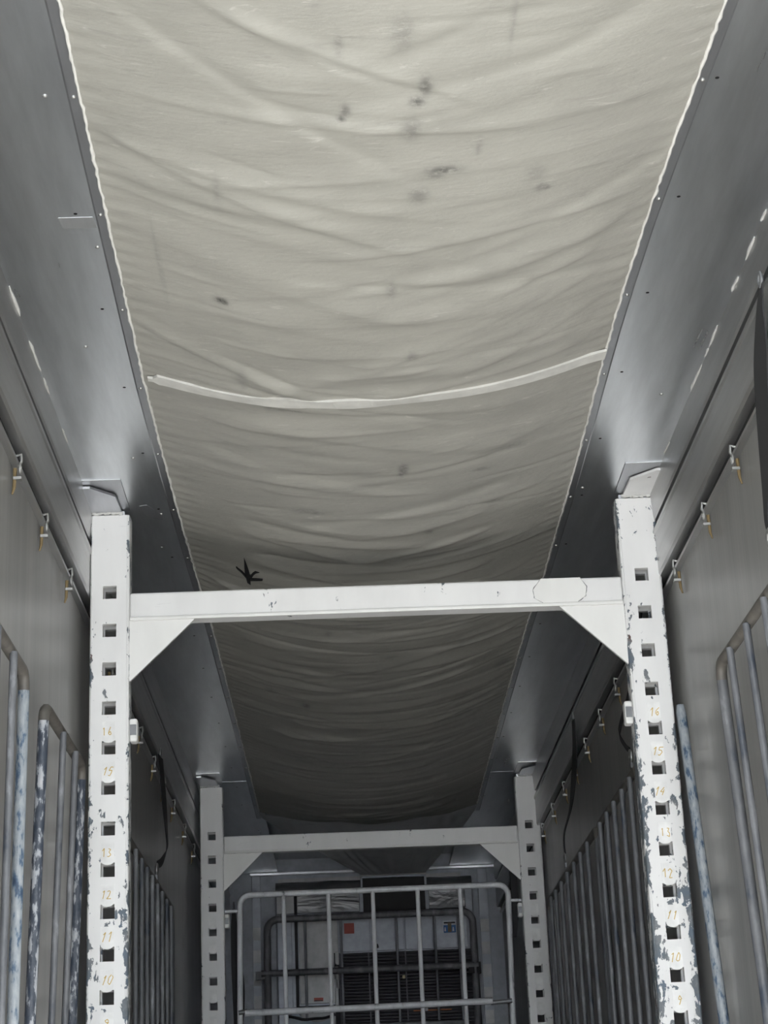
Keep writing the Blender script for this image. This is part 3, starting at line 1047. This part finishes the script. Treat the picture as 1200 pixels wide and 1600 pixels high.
# ------------------------------------------------------------------ tubular cage sides along the walls
def cage(label, X, Y0, Y1, zt, bars, inner, round0=True, round1=True, lean=0.0, frame='cage', rail='cage_rail', barmat='cage', r=.019, rb=.0125, group='cage sides along the walls'):
    """side panel of a tubular cage in the plane x = X; inner = +1/-1 points to the aisle; lean = foot offset away from the aisle"""
    t = thing('cage_side', label, 'cage side', (X - inner * lean, (Y0 + Y1) / 2, FLOOR), group)

    def P(y, z, off=0.0):
        s = (zt - z) / (zt - FLOOR)
        return (X - inner * lean * s + inner * off, y, z)
    rc_ = .055
    top = []
    a0 = [P(Y0, zt - rc_)] + ([P(Y0 + rc_ - rc_ * math.cos(q), zt - rc_ + rc_ * math.sin(q)) for q in [math.pi / 2 * k / 4 for k in range(1, 5)]])
    a1 = [P(Y1 - rc_ + rc_ * math.sin(q), zt - rc_ + rc_ * math.cos(q)) for q in [math.pi / 2 * k / 4 for k in range(0, 4)]] + [P(Y1, zt - rc_)]
    top = a0 + a1
    MB().tube(top, r, 8).build('top_rail', rail, t)
    MB().tube([P(Y0, zt - rc_ + .002), P(Y0, FLOOR + .01)], r, 8).build('corner_tube', frame, t)
    MB().tube([P(Y1, zt - rc_ + .002), P(Y1, FLOOR + .01)], r, 8).build('corner_tube', frame, t)
    MB().tube([P(Y0, FLOOR + .12), P(Y1, FLOOR + .12)], r * .9, 8).build('bottom_rail', rail, t)
    MB().tube([P(Y0, .35), P(Y1, .35)], rb, 8).build('middle_rail', rail, t)
    for y in bars:
        off = r * .55 + rb * .5
        MB().tube([P(y, zt - .012, off), P(y, FLOOR + .12, off)], rb, 8).build('bar', barmat, t)
    return t


cage('cage side nearest the camera on the left wall, blue-white chipped corner tube', -.985, 5.10, 5.955, 1.612, [5.37, 5.655], 1, frame='cage_blue', lean=.02)
cage('dark-cornered cage side on the left wall, partly behind the near white post', -.985, 6.375, 7.33, 1.612, [6.72, 7.03], 1, frame='cage_dark', lean=.05)
cage('dim cage side with close bars on the left wall beyond the near frame', -.985, 8.85, 11.20, 1.612, [9.13, 9.40, 9.66, 9.92, 10.20, 10.46, 10.74, 11.0], 1)
cage('cage side nearest the camera on the right wall, bronze-looking top rail', 1.30, 4.90, 6.315, 1.655, [5.22, 5.50, 5.775, 6.055], -1, frame='cage', lean=.07)
pole = MB().tube([(1.449, 7.44, FLOOR), (1.425, 7.52, .60), (1.392, 7.62, 1.80), (1.391, 7.622, 1.835)], [.021, .021, .021, .016], 10).build('upright_tube', 'cage_blue', None, (1.449, 7.44, FLOOR))
tag(pole, 'lone upright tube of chipped blue and white paint between near right post and wall', 'tube')
cage('dim cage side on the right wall beyond the near frame, shorter one with five bars', 1.30, 8.27, 9.66, 1.724, [8.43, 8.70, 8.98, 9.25, 9.52], -1, frame='cage')
cage('dim cage side on the right wall furthest back, ending at the far post', 1.30, 9.76, 12.30, 1.726, [10.08, 10.40, 10.72, 11.07, 11.41, 11.74, 12.02], -1, frame='cage')


# ------------------------------------------------------------------ lashing straps hanging on the walls
def strap(label, pts, widths, dirs, hook_top=True, ring_end=True):
    """flat webbing through pts; widths = half widths; dirs = unit direction of the width"""
    t = thing('lashing_strap', label, 'strap', pts[0], 'black straps hanging on the walls')
    # resample smoothly
    P_ = np.array(pts, float)
    s = np.linspace(0, len(pts) - 1, (len(pts) - 1) * 8 + 1)

    def cr(A, q):
        i = min(int(q), len(A) - 2)
        f = q - i
        p0, p1, p2, p3 = A[max(i - 1, 0)], A[i], A[i + 1], A[min(i + 2, len(A) - 1)]
        return .5 * ((2 * p1) + (-p0 + p2) * f + (2 * p0 - 5 * p1 + 4 * p2 - p3) * f * f + (-p0 + 3 * p1 - 3 * p2 + p3) * f ** 3)
    W_ = np.array(widths, float)[:, None]
    D_ = np.array(dirs, float)
    vs, fs = [], []
    for q in s:
        c, hw_, d = cr(P_, q), abs(float(cr(W_, q)[0])), cr(D_, q)
        d = d / np.linalg.norm(d)
        nrm = np.array((1.0, 0, 0)) - d * d[0]
        nrm = nrm / (np.linalg.norm(nrm) or 1) * .0022
        for a, b in ((-1, -1), (1, -1), (1, 1), (-1, 1)):
            vs.append(tuple(c + d * hw_ * a + nrm * b))
    n = len(s)
    for i in range(n - 1):
        for k in range(4):
            fs.append((i * 4 + k, i * 4 + (k + 1) % 4, i * 4 + 4 + (k + 1) % 4, i * 4 + 4 + k))
    fs += [(0, 3, 2, 1), (n * 4 - 4, n * 4 - 3, n * 4 - 2, n * 4 - 1)]
    MB().add(vs, fs).build('webbing', 'strap', t)
    if hook_top:
        p = Vector(pts[0])
        ring = [(p.x, p.y + .020 * math.cos(a * math.pi / 6), p.z + .022 + .024 * math.sin(a * math.pi / 6)) for a in range(13)]
        MB().tube(ring, .006, 6, False).build('hook_ring', 'steel', t)
    if ring_end:
        p = Vector(pts[-1])
        ring = [(p.x, p.y + .028 * math.cos(a * math.pi / 6), p.z - .028 + .03 * math.sin(a * math.pi / 6)) for a in range(13)]
        MB().tube(ring, .009, 6, False).build('end_ring', 'zinc', t)
        MB().box(p.x - .006, p.x + .006, p.y - .02, p.y + .02, p.z - .085, p.z - .050).build('end_clip', 'steel', t)
    return t


yz = (0, 1, 0)
strap('wide black strap at the right picture edge, hung on the rail near the camera',
      [(1.395, 5.54, 2.690), (1.395, 5.600, 2.62), (1.395, 5.655, 2.49), (1.395, 5.712, 2.30), (1.395, 5.775, 2.10), (1.395, 5.82, 2.00), (1.395, 5.80, 1.955)],
      [.030, .055, .100, .085, .050, .022, .02], [yz] * 7)
strap('black strap on the right wall further back, with a ring at its tip',
      [(1.40, 11.2, 2.63), (1.40, 11.22, 2.48), (1.40, 11.38, 2.32), (1.40, 11.65, 2.19), (1.40, 12.08, 2.11), (1.40, 12.12, 1.99)],
      [.06, .10, .13, .07, .04, .035], [(0, 1, .1)] * 6)
strap('thin black strap looping behind the near right post, ring beside the keeper block',
      [(1.405, 8.42, 2.50), (1.40, 8.95, 2.24), (1.40, 9.34, 2.16), (1.40, 9.40, 2.12), (1.40, 9.24, 2.03), (1.40, 9.10, 1.975)],
      [.02, .025, .022, .022, .02, .02], [(0, .5, 1)] * 6)
strap('black strap on the left wall beyond the near frame, curling to a ring',
      [(-1.045, 11.20, 2.50), (-1.045, 11.42, 2.285), (-1.045, 11.58, 2.125), (-1.045, 11.62, 2.035), (-1.045, 11.30, 1.905), (-1.045, 10.98, 1.83)],
      [.14, .15, .07, .035, .03, .025], [(0, 1, .1), (0, 1, .1), (0, 1, .1), (0, 1, .3), (0, .4, 1), (0, .4, 1)])
strap('black strap hanging between the far right post and the gate',
      [(1.238, 14.064, 2.46), (1.238, 14.066, 2.25), (1.242, 14.068, 2.02), (1.24, 14.068, 1.90), (1.225, 14.068, 1.73)],
      [.030, .028, .026, .022, .012], [(1, .2, 0)] * 5, True, False)
strap('wide black strap hanging between the far left post and the gate',
      [(-.80, 14.30, 2.04), (-.80, 14.30, 1.9), (-.79, 14.31, 1.7), (-.775, 14.31, 1.45), (-.78, 14.31, 1.15)],
      [.012, .024, .036, .045, .03], [(1, .2, 0)] * 5, True, False)
